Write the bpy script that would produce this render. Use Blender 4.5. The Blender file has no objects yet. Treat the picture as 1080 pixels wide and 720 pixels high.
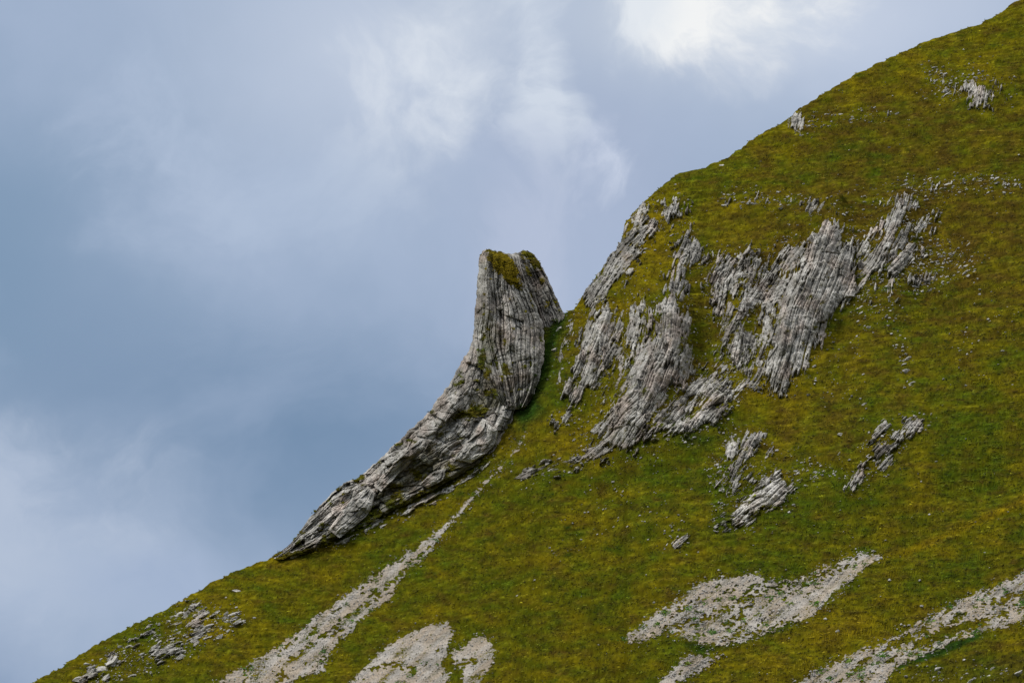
import bpy, math, random
import numpy as np

# ------------------------------------------------------------------ camera, sky, sun, exposure
scene = bpy.context.scene
HFOV, PITCH = math.radians(18.0), math.radians(12.5)
cam_data = bpy.data.cameras.new("camera")
cam_data.sensor_width = 36.0
cam_data.lens = 18.0 / math.tan(HFOV / 2)
cam_data.clip_start, cam_data.clip_end = 0.5, 20000.0
cam = bpy.data.objects.new("camera", cam_data)
scene.collection.objects.link(cam)
cam.location = (0, 0, 0)
cam.rotation_euler = (math.pi / 2 + PITCH, 0, 0)
scene.camera = cam

SUN_EL, SUN_AZ = math.radians(56), math.radians(-100)      # azimuth from +Y towards +X
SUN_STRENGTH, SUN_ANGLE = 2.7, math.radians(14)
SKY_STRENGTH, EXPOSURE = 0.1, 0.0

FPX = 540.0 / math.tan(HFOV / 2)
CP, SP = math.cos(PITCH), math.sin(PITCH)


def pix_dir(u, v):
    d = np.array([(u - 540) / FPX, CP - (360 - v) / FPX * SP, SP + (360 - v) / FPX * CP])
    return d / np.linalg.norm(d)


def make_world():
    w = bpy.data.worlds.new("World")
    scene.world = w
    w.use_nodes = True
    nt = w.node_tree
    N, L = nt.nodes, nt.links
    N.clear()
    out = N.new("ShaderNodeOutputWorld")
    bg = N.new("ShaderNodeBackground")
    bg.inputs["Strength"].default_value = SKY_STRENGTH
    L.new(bg.outputs[0], out.inputs[0])
    sky = N.new("ShaderNodeTexSky")
    sky.sky_type = 'NISHITA'
    sky.sun_disc = False
    sky.sun_elevation = SUN_EL
    sky.sun_rotation = SUN_AZ
    tc = N.new("ShaderNodeTexCoord")

    def vmath(op, a, b=None):
        n = N.new("ShaderNodeVectorMath"); n.operation = op
        for k, val in enumerate((a, b)):
            if val is None: continue
            if isinstance(val, bpy.types.NodeSocket): L.new(val, n.inputs[k])
            else: n.inputs[k].default_value = val
        return n

    def fmath(op, a, b=None, clamp=False):
        n = N.new("ShaderNodeMath"); n.operation = op; n.use_clamp = clamp
        for k, val in enumerate((a, b)):
            if val is None: continue
            if isinstance(val, bpy.types.NodeSocket): L.new(val, n.inputs[k])
            else: n.inputs[k].default_value = val
        return n.outputs[0]

    def noise(vec, scale, detail, rough, dist=0.0):
        n = N.new("ShaderNodeTexNoise")
        n.inputs["Scale"].default_value = scale
        n.inputs["Detail"].default_value = detail
        n.inputs["Roughness"].default_value = rough
        n.inputs["Distortion"].default_value = dist
        L.new(vec, n.inputs["Vector"])
        return n

    d = tc.outputs["Generated"]
    w1 = noise(d, 9.0, 5.0, 0.55)
    c1 = vmath('SUBTRACT', w1.outputs["Color"], (0.5, 0.5, 0.5))
    c2 = vmath('MULTIPLY', c1.outputs[0], (0.07, 0.07, 0.07))
    dw = vmath('ADD', d, c2.outputs[0]).outputs[0]

    def blob(u, v, su, sv, power=2.0):
        c = pix_dir(u, v)
        a = vmath('SUBTRACT', dw, tuple(c)).outputs[0]
        b = vmath('MULTIPLY', a, (FPX / su, FPX / max(su, sv) * 0.5, FPX / sv)).outputs[0]
        ln = vmath('LENGTH', b).outputs["Value"]
        p = fmath('POWER', ln, power)
        return fmath('EXPONENT', fmath('MULTIPLY', p, -1.0))

    def mixc(fac, a, b):
        n = N.new("ShaderNodeMix"); n.data_type = 'RGBA'
        if isinstance(fac, bpy.types.NodeSocket): L.new(fac, n.inputs[0])
        else: n.inputs[0].default_value = fac
        for k, val in ((6, a), (7, b)):
            if isinstance(val, bpy.types.NodeSocket): L.new(val, n.inputs[k])
            else: n.inputs[k].default_value = (*[x * 10 for x in val], 1)
        return n.outputs[2]

    def lin(r, g, b):
        return [((c / 255 + 0.055) / 1.055) ** 2.4 for c in (r, g, b)]

    # overcast overhead, storm grey-blue low in the direction of the mountain
    sep = N.new("ShaderNodeSeparateXYZ"); L.new(d, sep.inputs[0])
    up = N.new("ShaderNodeMapRange"); up.inputs[1].default_value = 0.30; up.inputs[2].default_value = 0.75
    up.interpolation_type = 'SMOOTHSTEP'
    L.new(sep.outputs[2], up.inputs[0])
    base = mixc(up.outputs[0], lin(157, 175, 201), (1.8, 1.83, 1.88))
    # streaky texture of the cloud underside
    ds = vmath('MULTIPLY', dw, (1.0, 1.0, 1.1)).outputs[0]
    n2 = noise(ds, 13.0, 6.0, 0.52, 0.25)
    mr = N.new("ShaderNodeMapRange"); mr.inputs[1].default_value = 0.36; mr.inputs[2].default_value = 0.66
    mr.interpolation_type = 'SMOOTHSTEP'
    L.new(n2.outputs["Fac"], mr.inputs[0])
    col = base
    for (u, v, su, sv, rgb, k) in SKY_BLOBS:
        f = blob(u, v, su, sv)
        f = fmath('MULTIPLY', f, k)
        col = mixc(f, col, lin(*rgb))
    soft = fmath('MULTIPLY', mr.outputs[0], 0.26)
    col = mixc(soft, col, lin(186, 199, 224))
    n3 = noise(dw, 15.0, 10.0, 0.6, 0.5)
    for (u, v, su, sv, rgb, k) in SKY_WISPS:
        f = blob(u, v, su, sv)
        nz = fmath('MULTIPLY', fmath('SUBTRACT', n3.outputs["Fac"], 0.5), 4.2)
        m3 = N.new("ShaderNodeMapRange"); m3.inputs[1].default_value = 0.25; m3.inputs[2].default_value = 1.25
        m3.interpolation_type = 'SMOOTHSTEP'
        L.new(fmath('ADD', f, fmath('MULTIPLY', nz, fmath('POWER', f, 0.5))), m3.inputs[0])
        col = mixc(fmath('MULTIPLY', m3.outputs[0], k, True), col, lin(*rgb))
    fin = mixc(0.05, col, sky.outputs[0])
    L.new(fin, bg.inputs[0])


SKY_BLOBS = [  # pixel centre of the direction, radii in pixel units of angle, colour, weight
    (-60, 300, 230, 190, (116, 145, 174), 0.8),
    (310, 470, 260, 150, (111, 138, 169), 0.95),
    (120, 400, 120, 90, (122, 146, 176), 0.6),
    (-60, 800, 150, 110, (92, 121, 160), 0.95),
    (400, 30, 200, 120, (205, 214, 228), 0.8),
    (20, 560, 160, 110, (177, 191, 213), 0.9),
    (190, 625, 110, 45, (168, 184, 210), 0.6),
    (85, 535, 55, 40, (132, 154, 183), 0.6),
    (620, 210, 150, 160, (172, 183, 208), 0.6),
    (920, 30, 190, 100, (200, 210, 228), 0.8),
    (790, 0, 150, 60, (225, 231, 238), 0.8),
]
SKY_WISPS = [
    (40, 560, 190, 120, (180, 193, 214), 1.0),
    (190, 620, 130, 50, (160, 177, 205), 0.9),
    (775, -5, 165, 88, (246, 247, 247), 1.3),
    (680, 20, 60, 90, (228, 234, 241), 0.9),
    (580, 90, 45, 150, (210, 219, 232), 1.25),
    (400, 60, 150, 110, (220, 227, 237), 1.0),
    (640, 190, 45, 70, (204, 213, 231), 1.25),
    (240, 120, 180, 130, (178, 193, 216), 0.9),
    (560, 250, 60, 120, (182, 193, 216), 0.9),
]
make_world()

sd = bpy.data.lights.new("sun", 'SUN')
sd.energy, sd.angle, sd.color = SUN_STRENGTH, SUN_ANGLE, (1.0, 0.96, 0.9)
sun = bpy.data.objects.new("sun", sd)
scene.collection.objects.link(sun)
sun.rotation_euler = (math.pi / 2 - SUN_EL, 0, math.pi - SUN_AZ)
vs = scene.view_settings
vs.view_transform, vs.look, vs.exposure, vs.gamma = 'Standard', 'None', EXPOSURE, 1.0
vs.use_curve_mapping = False
scene.cycles.max_bounces = 5
scene.cycles.diffuse_bounces = 3

# ------------------------------------------------------------------ numeric helpers
rng = np.random.default_rng(7)
F32 = np.float32


def hash2(i, j, seed=0):
    h = (i.astype(np.int64) * 374761393 + j.astype(np.int64) * 668265263 + seed * 974711) & 0xFFFFFFFF
    h = ((h ^ (h >> 13)) * 1274126177) & 0xFFFFFFFF
    h = (h ^ (h >> 16)) & 0xFFFFFFFF
    return h


def rnd2(i, j, seed=0):
    return (hash2(i, j, seed) / 4294967295.0).astype(F32)


_ang = np.linspace(0, 2 * np.pi, 256, endpoint=False)
_GX, _GY = np.cos(_ang).astype(F32), np.sin(_ang).astype(F32)


def perlin(x, y, seed=0):
    x0, y0 = np.floor(x), np.floor(y)
    fx, fy = (x - x0).astype(F32), (y - y0).astype(F32)
    i, j = x0.astype(np.int64), y0.astype(np.int64)

    def g(a, b, dx, dy):
        h = hash2(a, b, seed) & 255
        return _GX[h] * dx + _GY[h] * dy
    ux, uy = fx * fx * fx * (fx * (fx * 6 - 15) + 10), fy * fy * fy * (fy * (fy * 6 - 15) + 10)
    a = g(i, j, fx, fy) * (1 - ux) + g(i + 1, j, fx - 1, fy) * ux
    b = g(i, j + 1, fx, fy - 1) * (1 - ux) + g(i + 1, j + 1, fx - 1, fy - 1) * ux
    return (a * (1 - uy) + b * uy) * 1.5


def fbm(x, y, o=4, seed=0, rough=0.5):
    a, s, t = 1.0, 0.0, 0.0
    for k in range(o):
        s = s + a * perlin(x * 2 ** k + 13.7 * k, y * 2 ** k - 7.1 * k, seed + k)
        t += a
        a *= rough
    return s / t


def facets(x, y, seed=0, tilt=0.9):
    """angular blocks: every cell of a jittered mosaic is a flat tilted plane of its own height"""
    i0, j0 = np.floor(x).astype(np.int64), np.floor(y).astype(np.int64)
    best = np.full(x.shape, 9.0, F32); sec = np.full(x.shape, 9.0, F32); out = np.zeros(x.shape, F32)
    for di in (-1, 0, 1):
        for dj in (-1, 0, 1):
            i, j = i0 + di, j0 + dj
            cx, cy = i + rnd2(i, j, seed), j + rnd2(i, j, seed + 1)
            dx, dy = (x - cx).astype(F32), (y - cy).astype(F32)
            d = dx * dx + dy * dy
            h = rnd2(i, j, seed + 2) - 0.5 + tilt * ((rnd2(i, j, seed + 3) - 0.5) * dx + (rnd2(i, j, seed + 4) - 0.5) * dy)
            m = d < best
            sec = np.where(m, best, np.minimum(sec, d))
            out = np.where(m, h, out); best = np.where(m, d, best)
    crack = np.exp(-((np.sqrt(sec) - np.sqrt(best)) / 0.07) ** 2)
    return out - 0.17 * crack


def terrace(x, z):
    """sheep-walk steps along the contour lines, -1 .. 1"""
    w = 1.5 * fbm(x / 9.0 + 0.11 * z, z / 5.0, 3, 131) + 0.35 * fbm(x / 2.2, z / 1.6 + 0.4 * x, 2, 133)
    p = z / 1.0 + w + 0.04 * x
    a = sstep(-0.25, 0.3, fbm(x / 6.0 + 0.3 * z, z / 2.4, 2, 135))
    q = p - np.floor(p)
    return (np.where(q < 0.62, q / 0.62, (1 - q) / 0.38) * 2 - 1) * (0.25 + 0.75 * a)


def sstep(a, b, x):
    t = np.clip((x - a) / (b - a), 0, 1)
    return t * t * (3 - 2 * t)


def seg_dist(u, v, pts):
    """distance to a polyline, signed side and arc length of the foot"""
    best = np.full(u.shape, 1e9, F32); side = np.zeros(u.shape, F32); arc = np.zeros(u.shape, F32)
    acc = 0.0
    for k in range(len(pts) - 1):
        (ax, ay), (bx, by) = pts[k], pts[k + 1]
        ex, ey = bx - ax, by - ay
        ln = math.hypot(ex, ey)
        tt = ((u - ax) * ex + (v - ay) * ey) / (ln * ln)
        lo = -9.0 if k == 0 else 0.0
        hi = 9.0 if k == len(pts) - 2 else 1.0
        t = np.clip(tt, lo, hi)
        px, py = ax + ex * t, ay + ey * t
        d = np.hypot(u - px, v - py)
        m = d < best
        best = np.where(m, d, best)
        cr = ex * (v - ay) - ey * (u - ax)
        side = np.where(m, np.sign(cr), side)
        arc = np.where(m, acc + t * ln, arc)
        acc += ln
    return best * side, arc


def poly_sd(u, v, P):
    """signed distance to a polygon, positive inside"""
    d = np.full(u.shape, 1e9, F32)
    ins = np.zeros(u.shape, bool)
    n = len(P)
    for k in range(n):
        (ax, ay), (bx, by) = P[k], P[(k + 1) % n]
        ex, ey = bx - ax, by - ay
        t = np.clip(((u - ax) * ex + (v - ay) * ey) / (ex * ex + ey * ey + 1e-9), 0, 1)
        d = np.minimum(d, np.hypot(u - ax - ex * t, v - ay - ey * t))
        c = ((ay > v) != (by > v)) & (u < (bx - ax) * (v - ay) / (by - ay + 1e-12) + ax)
        ins ^= c
    return np.where(ins, d, -d)


def gauss(u, v, cu, cv, su, sv=None):
    sv = sv or su
    return np.exp(-((u - cu) / su) ** 2 - ((v - cv) / sv) ** 2)


def curve(pts, n):
    """Catmull-Rom through points, n samples"""
    P = np.array(pts, float)
    P = np.vstack([2 * P[0] - P[1], P, 2 * P[-1] - P[-2]])
    t = np.linspace(0, len(pts) - 1 - 1e-6, n)
    i = t.astype(int); f = (t - i)[:, None]
    a, b, c, d = P[i], P[i + 1], P[i + 2], P[i + 3]
    return 0.5 * ((2 * b) + (c - a) * f + (2 * a - 5 * b + 4 * c - d) * f ** 2 + (3 * b - a - 3 * c + d) * f ** 3)


def ray(u, v):
    """tangent of azimuth and of height per metre of y, for a viewing direction from the camera"""
    den = CP - (360 - v) / FPX * SP
    return (u - 540) / FPX / den, (SP + (360 - v) / FPX * CP) / den


def project(x, y, z):
    fw = y * CP + z * SP
    up = -y * SP + z * CP
    return 540 + FPX * x / fw, 360 - FPX * up / fw


def mesh_from(name, verts, faces, mat, attrs=None, smooth=True):
    me = bpy.data.meshes.new(name)
    verts = np.asarray(verts, F32); faces = np.asarray(faces, np.int32)
    k = faces.shape[1]
    me.vertices.add(len(verts)); me.vertices.foreach_set("co", verts.ravel())
    me.loops.add(faces.size); me.loops.foreach_set("vertex_index", faces.ravel())
    me.polygons.add(len(faces))
    me.polygons.foreach_set("loop_start", np.arange(0, faces.size, k, dtype=np.int32))
    me.polygons.foreach_set("loop_total", np.full(len(faces), k, np.int32))
    me.polygons.foreach_set("use_smooth", np.full(len(faces), smooth))
    for an, av in (attrs or {}).items():
        av = np.asarray(av, F32)
        if av.ndim == 2:
            a = me.color_attributes.new(an, 'FLOAT_COLOR', 'POINT')
            if av.shape[1] == 3: av = np.hstack([av, np.ones((len(av), 1), F32)])
            a.data.foreach_set("color", av.ravel())
        else:
            a = me.attributes.new(an, 'FLOAT', 'POINT'); a.data.foreach_set("value", av)
    me.update(calc_edges=True)
    me.validate()
    if mat: me.materials.append(mat)
    return me


def link(name, me, label=None, cat=None, group=None, kind=None, parent=None):
    o = bpy.data.objects.new(name, me)
    scene.collection.objects.link(o)
    if label: o["label"] = label
    if cat: o["category"] = cat
    if group: o["group"] = group
    if kind: o["kind"] = kind
    if parent: o.parent = parent
    return o


def grid_faces(nr, nc, keep=None):
    idx = np.arange(nr * nc).reshape(nr, nc)
    f = np.stack([idx[:-1, :-1], idx[:-1, 1:], idx[1:, 1:], idx[1:, :-1]], -1).reshape(-1, 4)
    if keep is not None:
        k = keep.ravel()
        f = f[k[f].any(1)]
    return f


def compact(verts, faces, attrs):
    used = np.zeros(len(verts), bool); used[faces.ravel()] = True
    new = np.cumsum(used) - 1
    return verts[used], new[faces], {k: a[used] for k, a in attrs.items()}


# ------------------------------------------------------------------ materials
def new_mat(name):
    m = bpy.data.materials.new(name); m.use_nodes = True
    nt = m.node_tree
    b = nt.nodes["Principled BSDF"]
    return m, nt, nt.nodes, nt.links, b


def tinted(name, rough, spec, nscale, lo, hi, bump=0.0, bscale=3.0, bdist=0.1):
    m, nt, N, L, b = new_mat(name)
    at = N.new("ShaderNodeAttribute"); at.attribute_name = "tint"
    geo = N.new("ShaderNodeNewGeometry")
    n = N.new("ShaderNodeTexNoise"); n.inputs["Scale"].default_value = nscale; n.inputs["Detail"].default_value = 5
    n.inputs["Roughness"].default_value = 0.65
    L.new(geo.outputs["Position"], n.inputs["Vector"])
    mr = N.new("ShaderNodeMapRange"); mr.inputs[1].default_value = 0.3; mr.inputs[2].default_value = 0.7
    mr.inputs[3].default_value = lo; mr.inputs[4].default_value = hi
    L.new(n.outputs["Fac"], mr.inputs[0])
    mul = N.new("ShaderNodeVectorMath"); mul.operation = 'SCALE'
    L.new(at.outputs["Color"], mul.inputs[0]); L.new(mr.outputs[0], mul.inputs["Scale"])
    L.new(mul.outputs[0], b.inputs["Base Color"])
    b.inputs["Roughness"].default_value = rough
    b.inputs["Specular IOR Level"].default_value = spec
    if bump:
        n2 = N.new("ShaderNodeTexNoise"); n2.inputs["Scale"].default_value = bscale; n2.inputs["Detail"].default_value = 6
        n2.inputs["Roughness"].default_value = 0.7
        L.new(geo.outputs["Position"], n2.inputs["Vector"])
        bp = N.new("ShaderNodeBump"); bp.inputs["Strength"].default_value = bump; bp.inputs["Distance"].default_value = bdist
        L.new(n2.outputs["Fac"], bp.inputs["Height"]); L.new(bp.outputs[0], b.inputs["Normal"])
    return m


M_TURF = tinted("turf", 1.0, 0.0, 2.2, 0.82, 1.18, 0.5, 2.5, 0.2)
M_GRASS = tinted("grass_blades", 0.9, 0.1, 1.0, 0.8, 1.2)
M_ROCK = tinted("limestone", 0.9, 0.15, 1.6, 0.6, 1.32, 1.0, 2.2, 0.35)
M_SCREE = tinted("scree_gravel", 0.95, 0.1, 3.5, 0.8, 1.18, 0.7, 4.0, 0.12)

# ------------------------------------------------------------------ the mountain: one height field
SIL = [(-1400, 1180), (-700, 990), (-300, 850), (-60, 760), (33, 720), (60, 706), (100, 680), (140, 659), (180, 640),
       (220, 616), (250, 601), (290, 587), (345, 558), (400, 527), (450, 492), (500, 442), (540, 396), (560, 362), (572, 346),
       (585, 337), (597, 331), (605, 325), (617, 311), (625, 296), (640, 276), (655, 256), (659, 236), (670, 222), (690, 203),
       (715, 183), (740, 178), (770, 165), (800, 143), (828, 128), (840, 117), (870, 98), (900, 80), (940, 61),
       (975, 45), (1010, 33), (1035, 25), (1050, 17), (1070, 3), (1085, -4), (1200, -70), (1500, -220), (2200, -330)]
sil = np.array(SIL, float)
ta_s, m_s = ray(sil[:, 0], sil[:, 1])
order = np.argsort(ta_s)
ta_s, m_s = ta_s[order], m_s[order]

YR, SLOPE = 600.0, 0.85
az_in = np.linspace(-0.2, 0.2, 1640)
az_out = np.geomspace(0.201, 2.2, 60)
AZ = np.concatenate([-az_out[::-1], az_in, az_out])
y_in = np.linspace(398, 616, 960)
Y = np.concatenate([np.geomspace(40, 396, 60), y_in, np.geomspace(618, 3000, 40)])
NR, NC = len(Y), len(AZ)
yy = np.repeat(Y[:, None], NC, 1).astype(F32)
xx = (Y[:, None] * AZ[None, :]).astype(F32)
m_t = np.interp(AZ, ta_s, m_s)


def base_height(mcol):
    d = YR - yy
    r = 2.2
    p = np.where(d > 0, -SLOPE * (np.sqrt(d * d + r * r) - r), -0.7 * (np.sqrt(d * d + r * r) - r))
    return mcol[None, :] * YR + p


z = base_height(m_t)
u, v = project(xx, yy, z)

GULLY = [(594, 334), (580, 360), (572, 390), (556, 425), (545, 465), (510, 520), (470, 565), (430, 598), (370, 650), (300, 700), (230, 740)]
CREST = [(1180, 488), (1085, 528), (1040, 548), (1000, 566), (960, 582), (925, 592), (880, 630), (850, 660), (800, 700)]


def relief(u, v):
    gd, ga = seg_dist(u, v, GULLY)
    dep = np.interp(ga, [-30, 0, 60, 160, 400, 560], [0, 2.5, 5.0, 3.2, 1.6, 1.0])
    h = -dep * np.exp(-(gd / np.interp(ga, [0, 200, 500], [16, 24, 40])) ** 2)
    cd, ca = seg_dist(u, v, CREST)          # positive = upper side
    win = sstep(-40, 60, 700 - ca) * sstep(-80, 20, ca)
    up_side = np.exp(-(np.clip(-cd if CREST_FLIP else cd, 0, None) / 26) ** 2)
    lo_side = np.exp(-(np.clip(cd if CREST_FLIP else -cd, 0, None) / 40) ** 2)
    h += win * np.where((cd > 0) != CREST_FLIP, 3.0 - 8.5 * (1 - up_side) * np.exp(-(np.abs(cd) / 70) ** 2), 3.0 * lo_side)
    def line(P, a, w):
        rd, ra = seg_dist(u, v, P)
        L = sum(math.dist(P[k], P[k + 1]) for k in range(len(P) - 1))
        return a * np.exp(-(rd / w) ** 2) * sstep(-25, 15, ra) * sstep(L + 25, L - 15, ra)
    h += line([(706, 320), (700, 375), (676, 425), (640, 465)], 5.5, 22) + line([(640, 325), (628, 370), (605, 420)], 3.2, 15)
    h -= line([(752, 300), (738, 350), (735, 390), (705, 430)], 5.0, 19) + line([(668, 320), (655, 355), (640, 400), (618, 450)], 2.5, 12)
    h += line([(884, 235), (870, 275), (848, 335), (822, 400)], 6.5, 24) - line([(915, 290), (880, 350), (850, 400)], 3.5, 18)
    h += line([(795, 270), (775, 330), (770, 370)], 2.6, 14) - line([(815, 270), (800, 330), (795, 370)], 2.0, 12)
    h += 3.0 * gauss(u, v, 800, 505, 34, 34) - 2.5 * gauss(u, v, 710, 475, 60, 20)
    h += line([(955, 210), (935, 265), (905, 310)], 2.8, 16) - line([(1000, 215), (980, 300), (950, 380)], 2.2, 26)
    h += line([(940, 445), (900, 510)], 2.0, 18) + line([(1060, 300), (1030, 420), (960, 520)], 2.5, 40)
    h += 2.5 * gauss(u, v, 1035, 100, 40, 26) - 2.0 * gauss(u, v, 930, 170, 80, 18) + 2.0 * gauss(u, v, 800, 210, 60, 24)
    rd, ra = seg_dist(u, v, [(890, 365), (830, 422), (796, 452), (772, 500), (758, 545)])
    h += 2.2 * np.exp(-(rd / np.where(rd > 0, 22, 12)) ** 2) * sstep(-30, 20, ra) * sstep(260, 180, ra)
    rd, ra = seg_dist(u, v, [(850, 402), (790, 440), (740, 466), (690, 485), (640, 520), (590, 580)])
    h -= 2.2 * np.exp(-(rd / 15) ** 2) * sstep(-20, 30, ra) * sstep(340, 200, ra)
    rd, ra = seg_dist(u, v, [(600, 395), (575, 440), (545, 480), (500, 560)])
    h += 1.0 * np.exp(-(rd / 12) ** 2) * sstep(-20, 30, ra) * sstep(200, 120, ra)
    h += 2.0 * gauss(u, v, 160, 670, 80, 40)
    return h


CREST_FLIP = False
z = z + relief(u, v)
win_ridge = sstep(0, 10, YR - yy)
z += (2.2 * fbm(xx / 38, yy / 30, 3, 11) + 1.3 * fbm(xx / 13, z / 9, 2, 13) + 0.7 * fbm(xx / 5.5, z / 3.5 + 0.06 * xx, 2, 15)) * win_ridge
z += 0.55 * fbm(xx / 9, z / 5 + yy / 14, 3, 21) * (0.3 + 0.7 * win_ridge)
# terracettes and tussocks, elongated along the contour lines
tc2 = perlin(xx / 1.3 + 0.3 * yy, z / 0.6, 41)
tc3 = fbm(xx / 7.0, z / 1.9 + 0.13 * xx, 2, 43)
INNER = np.where(np.abs(AZ)[None, :] < 0.2005, 1, 0) * (0.7 + 0.3 * win_ridge)
z += (0.16 * tc2 + 0.6 * tc3) * INNER
# bring the skyline of every column back to the traced ridge
for _ in range(2):
    mm = (z[60:-10] / yy[60:-10]).max(0)
    diff = m_t - mm
    ker = np.ones(31) / 31
    diff = np.convolve(np.pad(diff, 15, mode='edge'), ker, 'valid')
    z = z + (diff[None, :] * YR).astype(F32)
z = z + 0.34 * terrace(xx, z) * INNER
low = -1.7 + 0.0 * yy
z = np.where(z > low + 3, z, low + 3 * np.exp(np.clip((z - low - 3) / 3, -12, 0)) - 0.2).astype(F32)
u, v = project(xx, yy, z)

# first hit of a viewing ray from the camera, column by column
RUN = np.maximum.accumulate(z / yy, axis=0)


def hit(uu, vv):
    """world point on the mountain seen at (uu, vv); past the skyline it keeps the ridge depth"""
    uu = np.asarray(uu, float); vv = np.asarray(vv, float)
    ta, m = ray(uu, vv)
    c = np.clip(np.searchsorted(AZ, ta) - 1, 0, NC - 2)
    f = np.clip((ta - AZ[c]) / (AZ[c + 1] - AZ[c]), 0, 1)
    res = np.zeros(uu.shape)
    flat_c, flat_m, flat_f = c.ravel(), m.ravel(), f.ravel()
    out = np.zeros(len(flat_c)); miss = np.zeros(len(flat_c), bool)
    # vectorised bisection on the running maximum
    lo = np.zeros(len(flat_c), int); hi = np.full(len(flat_c), NR - 1)
    def val(r): return RUN[r, flat_c] * (1 - flat_f) + RUN[r, flat_c + 1] * flat_f
    for _ in range(12):
        mid = (lo + hi) // 2
        ok = val(mid) >= flat_m
        hi = np.where(ok, mid, hi); lo = np.where(ok, lo, mid)
    a, b = val(lo), val(hi)
    t = np.clip((flat_m - a) / (b - a + 1e-12), 0, 1)
    out = Y[lo] + (Y[hi] - Y[lo]) * t
    miss = val(np.full(len(flat_c), NR - 1)) < flat_m
    out = np.where(miss, YR + 1.0, out)
    yv = out.reshape(uu.shape)
    return yv * ta, yv, yv * m, miss.reshape(uu.shape)


def place(u, v, y):
    ta, m = ray(u, v)
    return np.stack([y * ta, y, y * m], -1)


# ------------------------------------------------------------------ colours of the turf
OLIVE, GOLD, GREEN = np.array([0.118, 0.108, 0.005]), np.array([0.215, 0.158, 0.005]), np.array([0.062, 0.088, 0.005])
BROWN, LUSH, DRY = np.array([0.082, 0.056, 0.008]), np.array([0.026, 0.056, 0.007]), np.array([0.16, 0.12, 0.03])


def turf_colour(u, v, x, zz):
    n1 = fbm(u / 110, v / 70, 3, 101)
    n2 = fbm(u / 34, v / 15, 3, 103)
    n3 = fbm(u / 11, v / 4.2, 3, 107)
    n4 = fbm(u / 26 + 9, v / 13, 3, 109)
    gold = 0.03 + 0.7 * n2 + 0.4 * n1
    for (cu, cv, su, sv, k) in [(680, 270, 34, 60, .55), (640, 330, 30, 26, .4), (600, 450, 46, 26, .45), (770, 235, 60, 30, .2),
                                (532, 282, 26, 26, 1.1), (260, 655, 40, 30, .25), (240, 630, 120, 40, .12), (900, 660, 60, 24, .3), (820, 700, 90, 25, .3),
                                (980, 60, 120, 40, .12), (700, 590, 70, 30, .2), (820, 415, 60, 40, .25), (520, 700, 40, 40, .2)]:
        gold = gold + k * gauss(u, v, cu, cv, su, sv)
    green = 0.16 - 0.6 * n1 + 0.8 * n4
    for (cu, cv, su, sv, k) in [(700, 580, 260, 90, .2), (960, 490, 140, 80, .2), (700, 500, 90, 40, .35), (580, 400, 24, 50, .3), (730, 460, 70, 18, .55), (1000, 440, 90, 70, .3), (900, 560, 120, 40, .25),
                                (880, 160, 130, 22, .4), (640, 620, 100, 50, .15), (430, 540, 90, 30, .15), (1000, 600, 80, 30, .25), (300, 640, 50, 30, .2), (380, 640, 60, 40, .1)]:
        green = green + k * gauss(u, v, cu, cv, su, sv)
    brown = 0.06 + 1.1 * fbm(u / 24, v / 9, 3, 113) + 0.25 * n1
    for (cu, cv, su, sv, k) in [(970, 230, 190, 110, .6), (760, 300, 60, 40, .25), (730, 390, 26, 60, .45), (930, 120, 110, 25, .25), (1000, 330, 90, 50, .15),
                                (880, 450, 60, 40, .3), (600, 390, 16, 40, .2), (1060, 700, 40, 20, .5), (840, 280, 60, 40, .15)]:
        brown = brown + k * gauss(u, v, cu, cv, su, sv)
    brown = brown + 0.4 * sstep(0.12, 0.35, -fbm(u / 22.0, v / 2.8, 3, 127, 0.6))
    cd, ca = seg_dist(u, v, CREST)
    gold = gold + 0.75 * np.exp(-((cd - 2) / 4.5) ** 2) * sstep(300, 230, ca) + 0.25 * np.exp(-((cd + 14) / 16) ** 2) * sstep(340, 260, ca)  # light on the crest and just below it, put into the turf colour
    gu, ga = seg_dist(u, v, GULLY)
    lush = np.exp(-(gu / 10) ** 2) * np.interp(ga, [-10, 0, 60, 110, 160], [0, .9, 1.0, .6, 0]) + 0.8 * gauss(u, v, 556, 432, 22, 14)
    lush = lush + 0.5 * gauss(u, v, 730, 462, 50, 8) + np.clip(fbm(u / 16, v / 7, 3, 117) - 0.32, 0, 1) * 2
    for P, k in LUSH_POLYS:
        lush = lush + k * sstep(-2, 4, poly_sd(u, v, P) + 3 * n3)
    w = lambda a: np.clip(a, 0, 1)[..., None]
    c = np.ones(u.shape + (3,)) * OLIVE
    c = c + (GREEN - c) * w(green + 0.2)
    c = c + (GOLD - c) * w(gold + 0.1)
    c = c + (BROWN - c) * w(brown)
    c = c + (LUSH - c) * w(lush)
    n5 = 0.0 if x is None else terrace(x, zz)
    n6 = perlin(u / 3.0 + v / 9, v / 1.6, 123); n7 = perlin(u / 8.0 + v / 17, v / 3.2 + u / 21, 125)
    c = c * np.exp(0.45 * n3 + 0.42 * n5 + 0.42 * n6 + 0.35 * n7 - 0.3)[..., None]
    return np.clip(c, 0.003, 1)


LUSH_POLYS = [([(1042, 666), (1020, 680), (990, 692), (965, 700), (945, 707), (935, 714), (948, 702), (975, 689), (1000, 678), (1025, 669)], 1.5),
              ([(1085, 682), (1060, 690), (1010, 695), (960, 704), (930, 722), (1085, 722)], 0.25),
              ([(860, 644), (830, 664), (800, 675), (770, 684), (740, 690), (700, 672), (690, 672), (760, 680), (800, 668), (840, 652)], 0.7)]

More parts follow.
